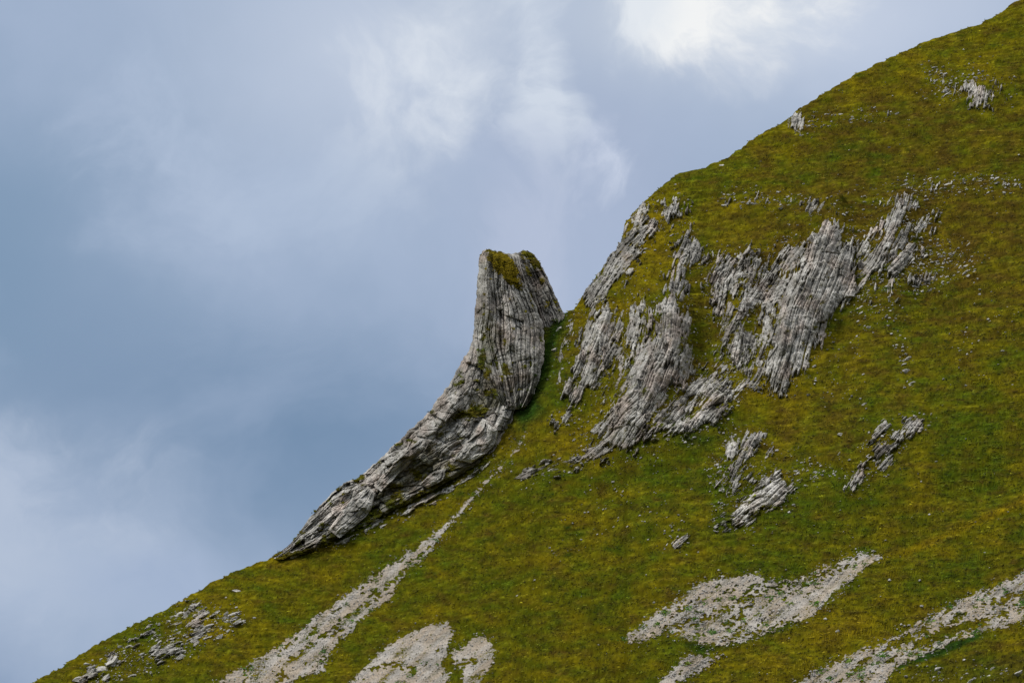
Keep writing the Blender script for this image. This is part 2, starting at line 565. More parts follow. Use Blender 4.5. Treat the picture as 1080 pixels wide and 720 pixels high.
tcol = turf_colour(u, v, xx, z)
tcol *= 0.8
link("hillside", mesh_from("hillside", np.stack([xx, yy, z], -1).reshape(-1, 3), grid_faces(NR, NC), M_TURF,
                           {"tint": tcol.reshape(-1, 3)}),
     "steep grassy mountain slope rising to the right under a grey sky", "hillside", kind="structure")
gs = 9000.0
gv = np.array([(-gs, -gs, -2.2), (gs, -gs, -2.2), (gs, gs, -2.2), (-gs, gs, -2.2)])
link("ground", mesh_from("ground", gv, np.array([[0, 1, 2, 3]]), M_TURF, {"tint": np.ones((4, 3)) * OLIVE * 0.7}),
     "grassy valley floor below the mountain slope", "ground", kind="structure")

# ------------------------------------------------------------------ rock
TUFT_SRC = []        # extra tuft positions on ledges: (points, colours)


def beds(a, b, seed):
    """blocky bedding: a across the beds (bed widths), b along them"""
    def one(a, b, seed):
        i = np.floor(a); f = a - i
        r0 = rnd2(i, i * 0 + 3, seed)
        wob = perlin(b / 14 + 37.7 * r0 * 10, i * 0.731, seed + 5)
        j = np.floor(b / (5 + 12 * r0) + 11 * r0)
        bl = rnd2(i, j, seed + 9)
        edge = np.minimum(f, 1 - f)
        groove = np.exp(-(edge / 0.12) ** 2)
        q = b / (5 + 12 * r0) + 11 * r0
        fj = q - np.floor(q)
        joint = np.exp(-(np.minimum(fj, 1 - fj) / 0.07) ** 2)
        return 0.9 * r0 + 0.7 * wob + 0.5 * bl - 0.8 * groove - 0.35 * joint + 0.4 * (f - 0.5) * (r0 - 0.3), r0, bl, groove
    h1, r1, b1, g1 = one(a, b, seed)
    h2, r2, b2, g2 = one(a * 2.6 + 4.2, b * 2.0, seed + 50)
    h3, r3, b3, g3 = one(a * 0.37 + 1.7, b * 0.5, seed + 90)
    return h1 + 0.34 * h2 + 0.7 * h3, 0.45 * r1 + 0.3 * r2 + 0.25 * b1


GREY_D, GREY_L, TAN = np.array([0.145, 0.136, 0.118]), np.array([0.46, 0.44, 0.40]), np.array([0.37, 0.30, 0.25])


def rock_colour(u, v, tone, seed, tanw=0.2, bright=1.0):
    n = fbm(u / 7, v / 9, 4, seed + 3)
    n2 = fbm(u / 26, v / 30, 3, seed + 7)
    k = np.clip(0.46 + 0.6 * (tone - 0.45) + 0.65 * n + 0.75 * n2, 0, 1)[..., None]
    c = GREY_D + (GREY_L - GREY_D) * k
    t = np.clip(tanw + 1.5 * fbm(u / 20 + 5, v / 26, 3, seed + 11) - 0.1, 0, 0.8)[..., None]
    c = c + (TAN * (0.35 + 0.8 * k) - c) * t
    li = np.clip(fbm(u / 4, v / 4, 3, seed + 13) * 1.6 - 0.35, 0, 0.55)[..., None]
    c = c + (np.array([0.10, 0.095, 0.06]) - c) * li
    return np.clip(c * bright, 0.02, 0.6)


RUBBLE = []


def outcrop(label, P, spine, H=1.6, bed=5.0, cover=0.75, seed=1, relief_m=0.75, tan=0.15, bright=1.0, step=0.55, edge=7.0, name="rock_outcrop", group=None, cat="rock", rough=3.0):
    P = [tuple(p) for p in P]
    A = np.array(P)
    u0, v0 = A.min(0) - 10; u1, v1 = A.max(0) + 10
    us = np.arange(u0, u1, step); vs_ = np.arange(v0, v1, step)
    U, V = np.meshgrid(us, vs_)
    sdist = poly_sd(U, V, P)
    s, t = seg_dist(U, V, spine)
    bed = bed * 1.15
    warp = 2.2 * fbm(U / 30, V / 45, 2, seed + 31) * bed * 0.22
    bh, tone = beds((s + warp) / bed, t / bed, seed)
    an = fbm(s / (bed * 1.3), t / (bed * 9.0), 3, seed + 2)
    fr = fbm(s / 2.8, t / 10, 3, seed + 4)
    lg = fbm(U / 20, V / 20, 2, seed + 6)
    fall = np.clip(sdist.max() * 0.7, 3.2, 9.0)
    lev = np.clip(sdist / fall, -1.6, 1.1) * 0.6 + (cover - 0.55) * 0.9 + 0.85 * an + 0.85 * fr + 0.9 * lg - 0.02
    e = sstep(0.0, 0.38, lev)
    sw = s + warp
    stepq = 1.3 * facets(sw / (bed * 2.4), t / (bed * 6), seed + 61) + 0.8 * facets(sw / bed + 3, t / (bed * 2.6), seed + 66) + 0.3 * facets(sw / 2.6, t / 5, seed + 71)
    small = min(1.0, (sdist.max() + 2) / 14.0)
    bulk = 0.75 + 0.5 * fbm(U / 18, V / 22, 3, seed + 23)
    fine = fbm(s / 2.4, t / 6, 3, seed + 29)
    ein = sstep(0, 12, sdist)
    h = e * (H * 0.55 * small * bulk * (0.3 + 0.7 * ein) + 0.72 * relief_m * (0.45 + 0.55 * small) * (bh - 0.3) + 0.8 * small * stepq) + 0.16 * fine * e
    h = h - 0.75 * (1 - e) - 0.05
    keep = sdist > -13
    rub = (lev > -0.5) & (lev < 0.02) & (rng.random(lev.shape) < 0.012)
    x_, y_, z_, miss = hit(U, V)
    hh = np.clip(h, -0.6, 9)
    RUBBLE.append(np.stack([x_, y_ - 0.05, z_], -1)[rub & ~miss])
    pos = np.stack([x_, y_, z_], -1) + hh[..., None] * np.array([-0.13, -0.96, 0.02])
    keep &= ~miss
    f = grid_faces(*U.shape, keep=keep)
    f = f[~miss.ravel()[f].any(1)]
    if len(f) < 4: return None
    c = rock_colour(U, V, tone, seed, tan, bright)
    # turf and moss on the thin margins and ledges
    veg = np.clip(sstep(0.25, -0.05, h) * 0.9 + 2.0 * (fbm(s / bed, t / (bed * 2.2), 3, seed + 41) - 0.20), 0, 1)
    g = turf_colour(U, V, None, None) * 0.85
    c = c + (g - c) * veg[..., None]
    vv, ff, at = compact(pos.reshape(-1, 3), f, {"tint": c.reshape(-1, 3)})
    me = mesh_from(name, vv, ff[:, ::-1], M_ROCK, at, smooth=False)
    sel = (veg > 0.55) & keep & (h > -0.1) & (rng.random(veg.shape) < 0.3)
    TUFT_SRC.append((pos[sel], g[sel] / 0.85))
    return link(name, me, label, cat, group)


def strip_rock(Lp, Rp, ybase, T, nbeds, seed, nt=420, ns=150, relief_m=0.55, tan=0.15, bright=1.0, Tback=7.0, skew=0.65,
               veg_polys=(), vegk=0.3, jag=1.2, humps=None, facet=0.0, blocky=0.9, vedge=0.0, foot=0.0, cap0=0.03, cap1=0.03):
    """a free-standing body of bedded rock between two traced edges, closed front and back"""
    Lc, Rc = curve(Lp, nt), curve(Rp, nt)
    t = np.linspace(0, 1, nt)
    seg = np.hypot(*np.diff((Lc + Rc) / 2, axis=0).T); arc = np.concatenate([[0], np.cumsum(seg)])
    wid = np.hypot(*(Rc - Lc).T)
    dirv = (Rc - Lc) / np.maximum(wid, 1)[:, None]
    jl = jag * (fbm(arc / 11, arc * 0 + 3.3, 4, seed + 71, 0.6)) * 1.7
    jr = jag * (fbm(arc / 11, arc * 0 + 9.3, 4, seed + 72, 0.6)) * 1.7
    fade = np.clip(wid / 14, 0, 1)
    JL = dirv * (jl * fade)[:, None]; JR = dirv * (jr * fade)[:, None]
    if cap0 > 0:
        jt = jag * 1.3 * fbm(np.linspace(0, 5, ns), np.zeros(ns) + 2.2, 3, seed + 75)
    s = np.linspace(0, 1, ns)
    S, TT = np.meshgrid(s, t)
    el, er = np.exp(-S / 0.07), np.exp(-(1 - S) / 0.07)
    U = Lc[:, :1] * (1 - S) + Rc[:, :1] * S + JL[:, :1] * el + JR[:, :1] * er
    V = Lc[:, 1:] * (1 - S) + Rc[:, 1:] * S + JL[:, 1:] * el + JR[:, 1:] * er
    if cap0 > 0: V = V + jt[None, :] * np.exp(-TT * 25) * np.sin(np.pi * S)
    AR = np.repeat(arc[:, None], ns, 1)
    edge = sstep(0, 0.07, S) * sstep(0, 0.07, 1 - S) * sstep(0, cap0 + 1e-4, TT) * sstep(0, cap1 + 1e-4, 1 - TT)
    a = S * nbeds + 1.1 * fbm(S * 3, AR / 60, 3, seed + 5)
    bw = max(2.0, wid.mean() / nbeds)
    bh, tone = beds(a, AR / bw, seed)
    bump = np.sin(np.pi * np.clip(S, 0, 1) ** skew) ** 0.7
    if facet:
        fc = facet + (0.78 - facet) * sstep(0.3, 0.65, TT)
        bump = sstep(-0.02, fc, S) * (1 - 0.55 * np.clip((S - fc) / (1 - fc), 0, 1) ** 1.2)
    if humps is not None: bump = bump * humps(S, TT)
    capf = np.sqrt(np.clip(TT / (cap0 * 2.5 + 1e-4), 0, 1)) * np.sqrt(np.clip((1 - TT) / (cap1 * 2 + 1e-4), 0, 1))
    Tw = T * np.clip(wid / 60, 0.15, 1.3)[:, None]
    big = fbm(S * 2.2, AR / 45, 3, seed + 8)
    sx = S * wid.mean() + 3 * fbm(S * 3, AR / 25, 2, seed + 60)
    stepq = 1.5 * facets(sx / 15, AR / 30, seed + 61) + 0.8 * facets(sx / 6.5 + 3, AR / 13, seed + 66) + 0.35 * facets(sx / 3, AR / 5, seed + 71)
    yb = ybase(U, V, S, TT)
    Tw = Tw * (1 - foot * sstep(0.45, 1.0, TT))
    yf = yb - Tw * bump * capf * (1 + 0.35 * big) - relief_m * edge * (bh - 0.3) - blocky * edge * stepq - 0.22 * edge * fbm(a * 1.5, AR / 6, 3, seed + 9)
    pos = place(U, V, yf)
    c = rock_colour(U, V, tone, seed, tan, bright)
    n = fbm(a * 0.9, AR / 14, 4, seed + 12)
    veg = np.clip((n - 0.36 + vegk * 0.5) * 4.0, 0, 1) * np.clip(vegk * 3, 0, 1)
    if vedge: veg = np.clip(veg + vedge * sstep(0.24, 0.05, (1 - S) - 0.4 * fbm(S * 4, AR / 12, 3, seed + 63)) * sstep(0.3, 0.45, TT), 0, 1)
    for (Pv, k) in veg_polys:
        veg = np.clip(veg + k * sstep(-2.5, 2.5, poly_sd(U, V, Pv) + 6 * fbm(U / 5, V / 6, 3, seed + 14)), 0, 1)
    g = turf_colour(U, V, None, None) * 0.85
    c = c + (g - c) * veg[..., None]
    sel = (veg > 0.5) & (rng.random(veg.shape) < 0.25)
    TUFT_SRC.append((pos[sel], g[sel] / 0.85))
    # back
    nb = 24
    sb = np.linspace(0, 1, nb); SB, TB = np.meshgrid(sb, t)
    el, er = np.exp(-SB / 0.07), np.exp(-(1 - SB) / 0.07)
    UB = Lc[:, :1] * (1 - SB) + Rc[:, :1] * SB + JL[:, :1] * el + JR[:, :1] * er
    VB = Lc[:, 1:] * (1 - SB) + Rc[:, 1:] * SB + JL[:, 1:] * el + JR[:, 1:] * er
    if cap0 > 0: VB = VB + np.interp(sb, s, jt)[None, :] * np.exp(-TB * 25) * np.sin(np.pi * SB)
    ybk = ybase(UB, VB, SB, TB) + Tback * np.clip(wid / 60, 0.2, 1.2)[:, None] * np.sin(np.pi * SB) ** 0.6 * np.sqrt(np.clip(TB / 0.12, 0, 1)) * (1 + 0.4 * fbm(SB * 3, TB * 9, 3, seed + 19))
    pb = place(UB, VB, ybk)
    cb = rock_colour(UB, VB, 0 * UB + 0.5, seed + 2, tan, bright)
    v1, f1 = pos.reshape(-1, 3), grid_faces(nt, ns)[:, ::-1]
    v2, f2 = pb.reshape(-1, 3), grid_faces(nt, nb) + len(v1)
    return np.vstack([v1, v2]), np.vstack([f1, f2]), np.vstack([c.reshape(-1, 3), cb.reshape(-1, 3)]), (U, V, yf)


# --- the spire: leaning fin with its long rib down the ridge, a rear fin and pale slabs
def edge_depth(R):
    """depth of the slope along the foot of a traced edge; above the notch it keeps the last depth"""
    R = np.array(R, float)
    _, ry, _, ms = hit(R[:, 0] + 2, R[:, 1] + 3)
    tk = np.linspace(0, 1, len(R))
    ry = np.interp(tk, tk[~ms], ry[~ms])
    return tk, np.convolve(np.pad(np.minimum(ry, 599), 1, mode='edge'), [.25, .5, .25], 'valid')


LR = [(503, 335), (497, 362), (483, 388), (470, 410), (452, 434), (432, 453), (415, 470), (398, 486), (382, 501), (366, 508),
      (350, 520), (334, 537), (322, 552), (308, 571), (286, 588)]
RR = [(530, 345), (545, 385), (550, 415), (541, 442), (526, 468), (504, 488), (472, 508), (441, 524), (405, 542), (375, 558),
      (348, 570), (332, 579), (312, 585), (300, 588), (292, 589)]
LF = [(511, 263), (507, 268), (503, 300), (501, 330), (499, 352), (503, 375), (512, 398), (522, 418), (533, 432)]
RF = [(547, 269), (552, 289), (559, 308), (570, 335), (574, 355), (574, 375), (570, 395), (563, 415), (553, 431)]
TKR, RYR = edge_depth(RR)
TKF, RYF = edge_depth(RF)


def yb_rib(U, V, S, T):
    r = np.interp(T, TKR, RYR)
    k = sstep(0.05, 0.4, T)
    return r + 0.6 - 0.9 * k + 2.0 * (1 - k) + (1 - S) * (2.5 * (1 - k) + np.clip(600.5 - r, 1.0, 12) * k)


def yb_fin(U, V, S, T):
    return np.interp(T, TKF, RYF) + 0.6 + (1 - S) * 2.5


def humps_rib(S, T):
    lowr = sstep(0.1, 0.3, T)
    Sw = S + 0.07 * fbm(T * 9, S * 2, 2, 5)
    h2 = 0.42 + 0.85 * np.exp(-((Sw - 0.2) / 0.13) ** 2) + 0.6 * np.exp(-((Sw - 0.52) / 0.10) ** 2) + 0.5 * np.exp(-((Sw - 0.82) / 0.09) ** 2)
    return 1 - lowr + lowr * h2 * 0.72


fin_v, fin_f, fin_c, _ = strip_rock(
    LF, RF, yb_fin, 6.0, 15, 5, nt=560, ns=230, relief_m=0.62, tan=0.12, Tback=9, facet=0.2, vegk=0.24, jag=1.6, cap1=0.02, blocky=0.75, foot=0.6,
    veg_polys=[([(512, 263), (530, 266), (541, 275), (546, 290), (550, 306), (543, 302), (533, 293), (525, 288), (518, 276)], 1.0),
               ([(510, 340), (517, 345), (522, 370), (516, 400), (506, 380)], 0.5), ([(527, 380), (538, 388), (542, 395), (532, 392)], 0.8), ([(498, 365), (508, 372), (515, 395), (528, 415), (540, 428), (530, 436), (508, 415), (498, 390)], 0.35)])
spire_me = mesh_from("rock_spire", fin_v, fin_f, M_ROCK, {"tint": fin_c}, smooth=False)
spire = link("rock_spire", spire_me, "tall leaning spire of upright rock layers whose long rib runs down the left skyline", "rock spire")
rib_v, rib_f, rib_c, (FU, FV, FY) = strip_rock(
    LR, RR, yb_rib, 3.2, 8, 15, nt=760, ns=230, relief_m=0.42, tan=0.26, Tback=8, facet=0.0, skew=0.6, vegk=0.26, jag=1.7, humps=humps_rib, blocky=1.5, vedge=0.55,
    veg_polys=[([(505, 400), (520, 405), (530, 428), (512, 436), (490, 438), (498, 415)], 0.4),
               ([(478, 440), (500, 428), (516, 432), (505, 440), (490, 442)], 0.8),
               ([(455, 470), (475, 490), (462, 505), (430, 520), (400, 540), (385, 548), (398, 520), (420, 500)], 0.42),
               ([(372, 503), (382, 500), (385, 505), (376, 508)], 1.0)])
link("rock_rib", mesh_from("rock_rib", rib_v, rib_f, M_ROCK, {"tint": rib_c}, smooth=False), "long rock rib running down from the blade", parent=spire)


def yb_rear(U, V, S, T):
    return 601.5 - 4.5 * T * T + 1.5 * (1 - S)


rv, rf_, rc_, _ = strip_rock(
    [(538, 268), (541, 278), (547, 296), (552, 313), (560, 331), (564, 346), (570, 360)],
    [(556, 264), (565, 270), (573, 284), (582, 303), (590, 320), (596, 333), (592, 346)],
    yb_rear, 4.0, 8, 77, nt=260, ns=120, relief_m=0.6, tan=0.25, bright=0.74, Tback=6, vegk=0.28, cap0=0.08, cap1=0.02,
    veg_polys=[([(552, 265), (562, 269), (571, 283), (564, 284), (556, 274)], 0.9), ([(565, 352), (577, 345), (600, 336), (600, 345), (578, 362)], 0.9)])
link("rear_fin", mesh_from("rear_fin", rv, rf_, M_ROCK, {"tint": rc_}, smooth=False), "darker rounded fin behind the main blade of rock", parent=spire)


def front_of_fin(U, V, S, T):
    ux, vx, yx = FU[::6, ::6].ravel(), FV[::6, ::6].ravel(), FY[::6, ::6].ravel()
    out = np.zeros(U.shape)
    for r in range(U.shape[0]):
        m = (np.abs(vx - V[r].mean()) < 14)
        for_c = np.array([0.0, 1.0])
        uu = U[r, [0, -1]]; vv = V[r, [0, -1]]
        ys = []
        for a, b in zip(uu, vv):
            d = (ux[m] - a) ** 2 + (vx[m] - b) ** 2
            k = np.argsort(d)[:12]
            ys.append(yx[m][k].min())
        out[r] = np.interp(np.linspace(0, 1, U.shape[1]), for_c, ys)
    k = np.ones(31) / 31
    out = np.apply_along_axis(lambda c: np.convolve(np.pad(c, 15, mode='edge'), k, 'valid'), 0, out)
    return out - 0.7


for Ls, Rs, sd_, br in [
    ([(509, 441), (503, 452), (495, 463), (486, 474), (479, 484)], [(513, 443), (524, 453), (524, 464), (515, 476), (497, 488)], 201, 1.12),
    ([(535, 398), (531, 408), (533, 420), (537, 428)], [(540, 396), (545, 408), (547, 420), (541, 430)], 211, 1.2),
    ([(388, 512), (374, 524), (360, 540), (346, 558)], [(396, 520), (392, 535), (380, 550), (358, 567)], 221, 1.1),
    ([(458, 497), (450, 503), (443, 511)], [(470, 494), (468, 505), (452, 514)], 231, 1.0),
    ([(444, 462), (424, 480), (404, 500), (394, 512)], [(456, 464), (436, 484), (418, 502), (402, 518)], 241, 1.1),
]:
    sv_, sf_, sc_, _ = strip_rock(Ls, Rs, front_of_fin, 3.0, 4, sd_, nt=130, ns=70, relief_m=0.28, tan=0.16, bright=br, Tback=3, vegk=0.05, jag=1.0, cap0=0.12, cap1=0.1)
    link("rock_slab", mesh_from("rock_slab", sv_, sf_, M_ROCK, {"tint": sc_}, smooth=False), "smooth pale slab of rock", parent=spire)

# --- outcrops on the slope
SP_V = [(700, 180), (690, 330), (655, 430), (590, 520)]
OUT = [
    ("half buried rock ribs showing through the turf between the left and central buttresses", [(748, 262), (800, 262), (850, 256), (880, 262), (860, 330), (830, 380), (805, 412), (770, 432), (740, 458), (685, 462), (690, 440), (730, 405), (752, 380), (758, 345), (742, 310)], [(810, 240), (785, 330), (765, 380), (700, 470)], dict(H=0.5, bed=4.2, cover=0.16, relief_m=0.6)),
    ("half buried rock showing through the turf around the left buttress", [(620, 330), (640, 318), (690, 312), (728, 318), (736, 380), (722, 412), (690, 448), (660, 472), (610, 488), (600, 478), (630, 450), (640, 400), (612, 420), (605, 400), (612, 350)], [(690, 300), (672, 380), (640, 440), (590, 500)], dict(H=0.5, bed=4.2, cover=0.16, relief_m=0.6, tan=.25)),
    ("half buried small rocks in turf around the curved pale rib", [(900, 250), (930, 205), (960, 190), (990, 200), (1000, 250), (1030, 270), (1000, 300), (960, 318), (920, 330), (895, 310)], [(955, 190), (935, 250), (905, 330)], dict(H=0.5, bed=4.0, cover=-0.3, relief_m=0.6, bright=1.1)),
    ("broken rock and turf along the foot of the long rib below the spire", [(332, 580), (400, 544), (440, 524), (475, 506), (505, 490), (528, 468), (540, 452), (548, 456), (520, 492), (500, 508), (470, 524), (420, 550), (380, 568), (350, 582)], [(560, 430), (500, 495), (420, 545), (330, 588)], dict(H=0.7, bed=4.5, cover=0.12, relief_m=0.7)),
    ("faint band of pale rock bits crossing the upper right grass", [(930, 190), (1000, 182), (1085, 180), (1085, 206), (1040, 206), (985, 212), (950, 202)], [(1010, 170), (1000, 220)], dict(H=0.4, bed=4.0, cover=-0.38, relief_m=0.5, bright=1.1)),
    ("faint rocky band high on the slope above the central buttress", [(752, 200), (800, 192), (850, 204), (880, 215), (850, 226), (800, 222), (760, 222)], [(825, 180), (805, 230)], dict(H=0.4, bed=4.0, cover=-0.42, relief_m=0.5)),
    ("faint rocky patches left of the crag at the upper right", [(965, 66), (1000, 66), (1035, 60), (1050, 80), (1040, 100), (1010, 112), (970, 106)], [(1010, 55), (1000, 115)], dict(H=0.4, bed=4.0, cover=-0.42, relief_m=0.5)),
    ("faint grey rocky band below the high skyline crag", [(838, 112), (880, 112), (950, 108), (955, 126), (900, 134), (845, 142)], [(900, 100), (890, 145)], dict(H=0.35, bed=4.0, cover=-0.46, relief_m=0.5, bright=.9)),
    ("half buried rock bits around the scattered grey rocks low on the right", [(890, 500), (915, 455), (950, 434), (985, 430), (985, 450), (950, 480), (915, 515), (895, 522)], [(985, 425), (890, 525)], dict(H=0.4, bed=4.0, cover=-0.35, relief_m=0.5)),
    ("half buried rock bits around the pale crag and slanting slab low on the slope", [(745, 490), (765, 460), (800, 448), (830, 470), (880, 485), (870, 505), (835, 530), (770, 555), (750, 535)], [(835, 450), (765, 550)], dict(H=0.4, bed=4.5, cover=-0.36, relief_m=0.5)),
    ("dark banded cliff on the skyline rising right from the notch", [(618, 317), (622, 300), (640, 276), (656, 257), (672, 246), (689, 238), (684, 250), (670, 272), (655, 292), (641, 305), (631, 318), (624, 326)],
     [(690, 235), (655, 275), (620, 325)], dict(H=1.8, bed=4.5, cover=1.1, relief_m=0.8, bright=0.85, tan=.1)),
    ("small steep rock knob on the skyline above the dark banded cliff", [(659, 252), (660, 237), (669, 223), (678, 213), (683, 224), (674, 238), (665, 253)], [(676, 210), (668, 235), (660, 256)], dict(H=1.3, bed=4, cover=1.05)),
    ("patch of broken rock blocks in gold grass just below the rounded shoulder", [(681, 220), (698, 208), (722, 212), (728, 226), (724, 236), (708, 240), (690, 234)], [(712, 200), (700, 245)], dict(H=0.9, bed=5, cover=0.5, relief_m=0.7)),
    ("long pale rib tapering to a thin line right of the grassy gully", [(634, 327), (645, 329), (649, 345), (645, 358), (638, 372), (635, 388), (629, 402), (616, 408), (607, 422), (597, 437), (587, 449), (591, 440), (600, 424), (607, 406), (612, 390), (613, 370), (618, 350), (623, 334)],
     [(642, 322), (628, 365), (615, 400), (588, 448)], dict(H=2.2, bed=5, cover=1.0, bright=1.1)),
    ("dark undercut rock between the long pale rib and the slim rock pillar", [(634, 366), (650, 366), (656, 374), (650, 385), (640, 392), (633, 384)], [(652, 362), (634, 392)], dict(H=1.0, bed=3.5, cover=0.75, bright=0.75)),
    ("slim rounded rock pillar on the slope beside the large left buttress", [(667, 337), (676, 336), (678, 347), (669, 360), (662, 370), (655, 380), (651, 377), (658, 363), (665, 350)], [(673, 334), (665, 358), (652, 380)], dict(H=1.6, bed=5, cover=0.95, bright=1.1)),
    ("large left buttress of grey and rust tinted rock layers", [(700, 314), (709, 319), (718, 330), (719, 350), (717, 375), (719, 395), (713, 407), (701, 417), (695, 428), (690, 442), (680, 458), (665, 469), (650, 475), (630, 483), (610, 490), (607, 486), (624, 470), (631, 456), (640, 441), (648, 430), (655, 415), (660, 400), (668, 385), (678, 370), (685, 355), (690, 335), (693, 322)],
     [(708, 290), (702, 360), (680, 410), (640, 465), (600, 495)], dict(H=2.6, bed=6, cover=0.96, tan=.38, relief_m=0.95)),
    ("shaded broken rock on the right side of the large left buttress", [(719, 345), (728, 348), (734, 365), (733, 385), (724, 398), (716, 408), (712, 400), (719, 385)], [(726, 335), (722, 370), (712, 410)], dict(H=1.0, bed=4, cover=0.6, bright=0.8)),  # shade of the buttress's right side put into a darker rock tint
    ("upright fluted rock fin above the large left buttress", [(722, 255), (736, 252), (739, 262), (731, 284), (729, 300), (718, 311), (706, 308), (704, 292), (713, 270)], [(735, 245), (720, 280), (712, 315)], dict(H=1.9, bed=4.5, cover=0.85, bright=0.85)),
    ("cluster of thin upright rock ribs left of the tall central buttress", [(790, 265), (798, 269), (787, 285), (776, 300), (769, 320), (766, 346), (757, 343), (756, 320), (746, 310), (744, 294), (751, 277), (771, 271)], [(795, 258), (768, 300), (758, 350)], dict(H=1.5, bed=3.6, cover=0.72)),
    ("row of leaning rock ribs touching the tall central buttress", [(800, 286), (822, 275), (830, 261), (851, 257), (846, 275), (831, 290), (826, 310), (819, 321), (801, 326), (790, 332), (774, 338), (779, 315), (791, 300)], [(846, 250), (815, 295), (785, 340)], dict(H=1.5, bed=3.8, cover=0.72)),
    ("tall central buttress of pale rock with a pointed top", [(882, 230), (888, 236), (887, 250), (896, 262), (903, 276), (901, 300), (896, 317), (885, 326), (870, 345), (858, 361), (848, 371), (842, 385), (831, 400), (818, 411), (811, 401), (812, 385), (818, 362), (815, 350), (820, 331), (828, 312), (840, 295), (845, 280), (852, 265), (862, 250), (873, 240)],
     [(885, 222), (868, 270), (845, 330), (822, 415)], dict(H=3.2, bed=6.5, cover=1.05, relief_m=1.0, bright=1.05, tan=.2, edge=9)),
    ("broken rock ribs in grass under the cluster of thin upright ribs", [(764, 334), (778, 338), (796, 342), (806, 360), (808, 385), (805, 408), (792, 412), (780, 400), (770, 380)], [(798, 325), (788, 370), (780, 415)], dict(H=1.0, bed=4.2, cover=0.48)),
    ("low slanting rock layers half buried in grass below the hollow", [(752, 368), (762, 376), (752, 392), (772, 398), (777, 408), (766, 430), (751, 445), (736, 456), (716, 461), (700, 459), (681, 460), (690, 444), (705, 426), (720, 410), (738, 394)],
     [(775, 375), (735, 420), (690, 470)], dict(H=1.2, bed=4.5, cover=0.62, bright=1.05)),
    ("long curved pale rib right of the tall central buttress", [(951, 205), (958, 207), (959, 222), (953, 231), (946, 239), (943, 251), (939, 262), (931, 271), (925, 284), (912, 291), (906, 304), (901, 299), (907, 282), (919, 270), (929, 255), (937, 240), (942, 228), (947, 215)], [(956, 198), (945, 238), (925, 275), (902, 305)], dict(H=1.8, bed=5, cover=1.1, bright=1.15)),
    ("darker short rib beside the long curved pale rib", [(952, 237), (961, 236), (956, 255), (946, 268), (936, 276), (938, 263), (945, 250)], [(958, 232), (936, 278)], dict(H=1.1, bed=4, cover=0.8, bright=.85)),
    ("wedge of pale rock below the darker short rib", [(959, 259), (966, 264), (959, 278), (949, 288), (938, 292), (931, 290), (941, 278), (951, 265)], [(964, 257), (932, 292)], dict(H=1.6, bed=4, cover=0.92, bright=1.15)),
    ("small white rock block right of the top of the curved rib", [(967, 238), (975, 230), (981, 231), (974, 243), (965, 244)], [(978, 228), (966, 245)], dict(H=1.2, bed=4, cover=1.0, bright=1.2)),
    ("small pale rock patch between the central buttress and the curved rib", [(918, 240), (927, 243), (918, 255), (915, 268), (903, 273), (905, 262), (912, 250)], [(924, 238), (904, 275)], dict(H=1.2, bed=4, cover=0.8, bright=1.1)),
    ("pair of short upright stones at the foot of the pale wedge", [(932, 294), (942, 293), (941, 310), (930, 314), (927, 304)], [(937, 290), (934, 315)], dict(H=1.2, bed=4, cover=0.8, bright=1.1)),
    ("thin broken line of rock slanting right of the pale wedge", [(972, 258), (977, 262), (974, 280), (966, 284), (957, 297), (953, 296), (960, 283), (968, 275)], [(975, 255), (955, 298)], dict(H=0.9, bed=3.5, cover=0.68)),
    ("jumble of low rock above the pointed top of the central buttress", [(848, 222), (858, 212), (868, 214), (876, 222), (866, 228), (851, 231)], [(870, 208), (855, 232)], dict(H=1.0, bed=3.5, cover=0.75)),
    ("isolated fluted crag in grass at the upper right", [(1021, 92), (1035, 88), (1060, 90), (1063, 95), (1051, 105), (1041, 110), (1026, 111), (1021, 102)], [(1045, 82), (1040, 114)], dict(H=1.7, bed=3.4, cover=0.9, bright=1.05)),
    ("little crag on the high skyline of the right slope", [(834, 124), (845, 116), (848, 128), (843, 137), (831, 137)], [(845, 112), (836, 140)], dict(H=1.1, bed=4, cover=0.75)),
    ("pale crag above the slanting pale slab low on the slope", [(795, 452), (806, 459), (799, 470), (791, 480), (783, 490), (779, 500), (771, 515), (763, 526), (769, 502), (772, 488), (780, 470), (786, 460)], [(803, 448), (784, 485), (764, 528)], dict(H=1.6, bed=5, cover=0.95, bright=1.05)),
    ("small rock knob at the left edge of the pale crag", [(766, 470), (773, 463), (777, 468), (776, 480), (770, 485), (765, 480)], [(774, 460), (768, 486)], dict(H=1.2, bed=5, cover=0.9)),
    ("slanting pale slab with a narrow rib low on the slope", [(812, 503), (821, 500), (829, 505), (833, 514), (826, 522), (809, 532), (796, 541), (786, 549), (776, 549), (770, 546), (757, 552), (767, 540), (780, 528), (795, 515), (805, 507)], [(832, 497), (805, 522), (760, 556)], dict(H=1.9, bed=6, cover=1.1, bright=1.15)),
    ("largest of the grey rocks in the scattered group low on the right", [(955, 440), (970, 439), (973, 448), (961, 458), (951, 466), (942, 462), (951, 451)], [(970, 436), (945, 468)], dict(H=1.1, bed=4, cover=0.8)),
    ("thin slanting rock at the upper left of the scattered group", [(917, 460), (924, 453), (934, 443), (937, 447), (930, 455), (921, 461)], [(937, 442), (917, 462)], dict(H=0.8, bed=3, cover=1.0, bright=1.1)),
    ("curved pale rock in the middle of the scattered group", [(917, 470), (924, 463), (934, 462), (932, 468), (944, 470), (940, 475), (926, 480), (920, 479)], [(938, 460), (918, 482)], dict(H=1.0, bed=3.5, cover=0.85, bright=1.1)),
    ("knobbly rock below the curved pale rock", [(927, 489), (935, 482), (943, 481), (943, 488), (932, 495), (926, 494)], [(943, 480), (927, 496)], dict(H=0.9, bed=3.5, cover=0.85, bright=1.1)),
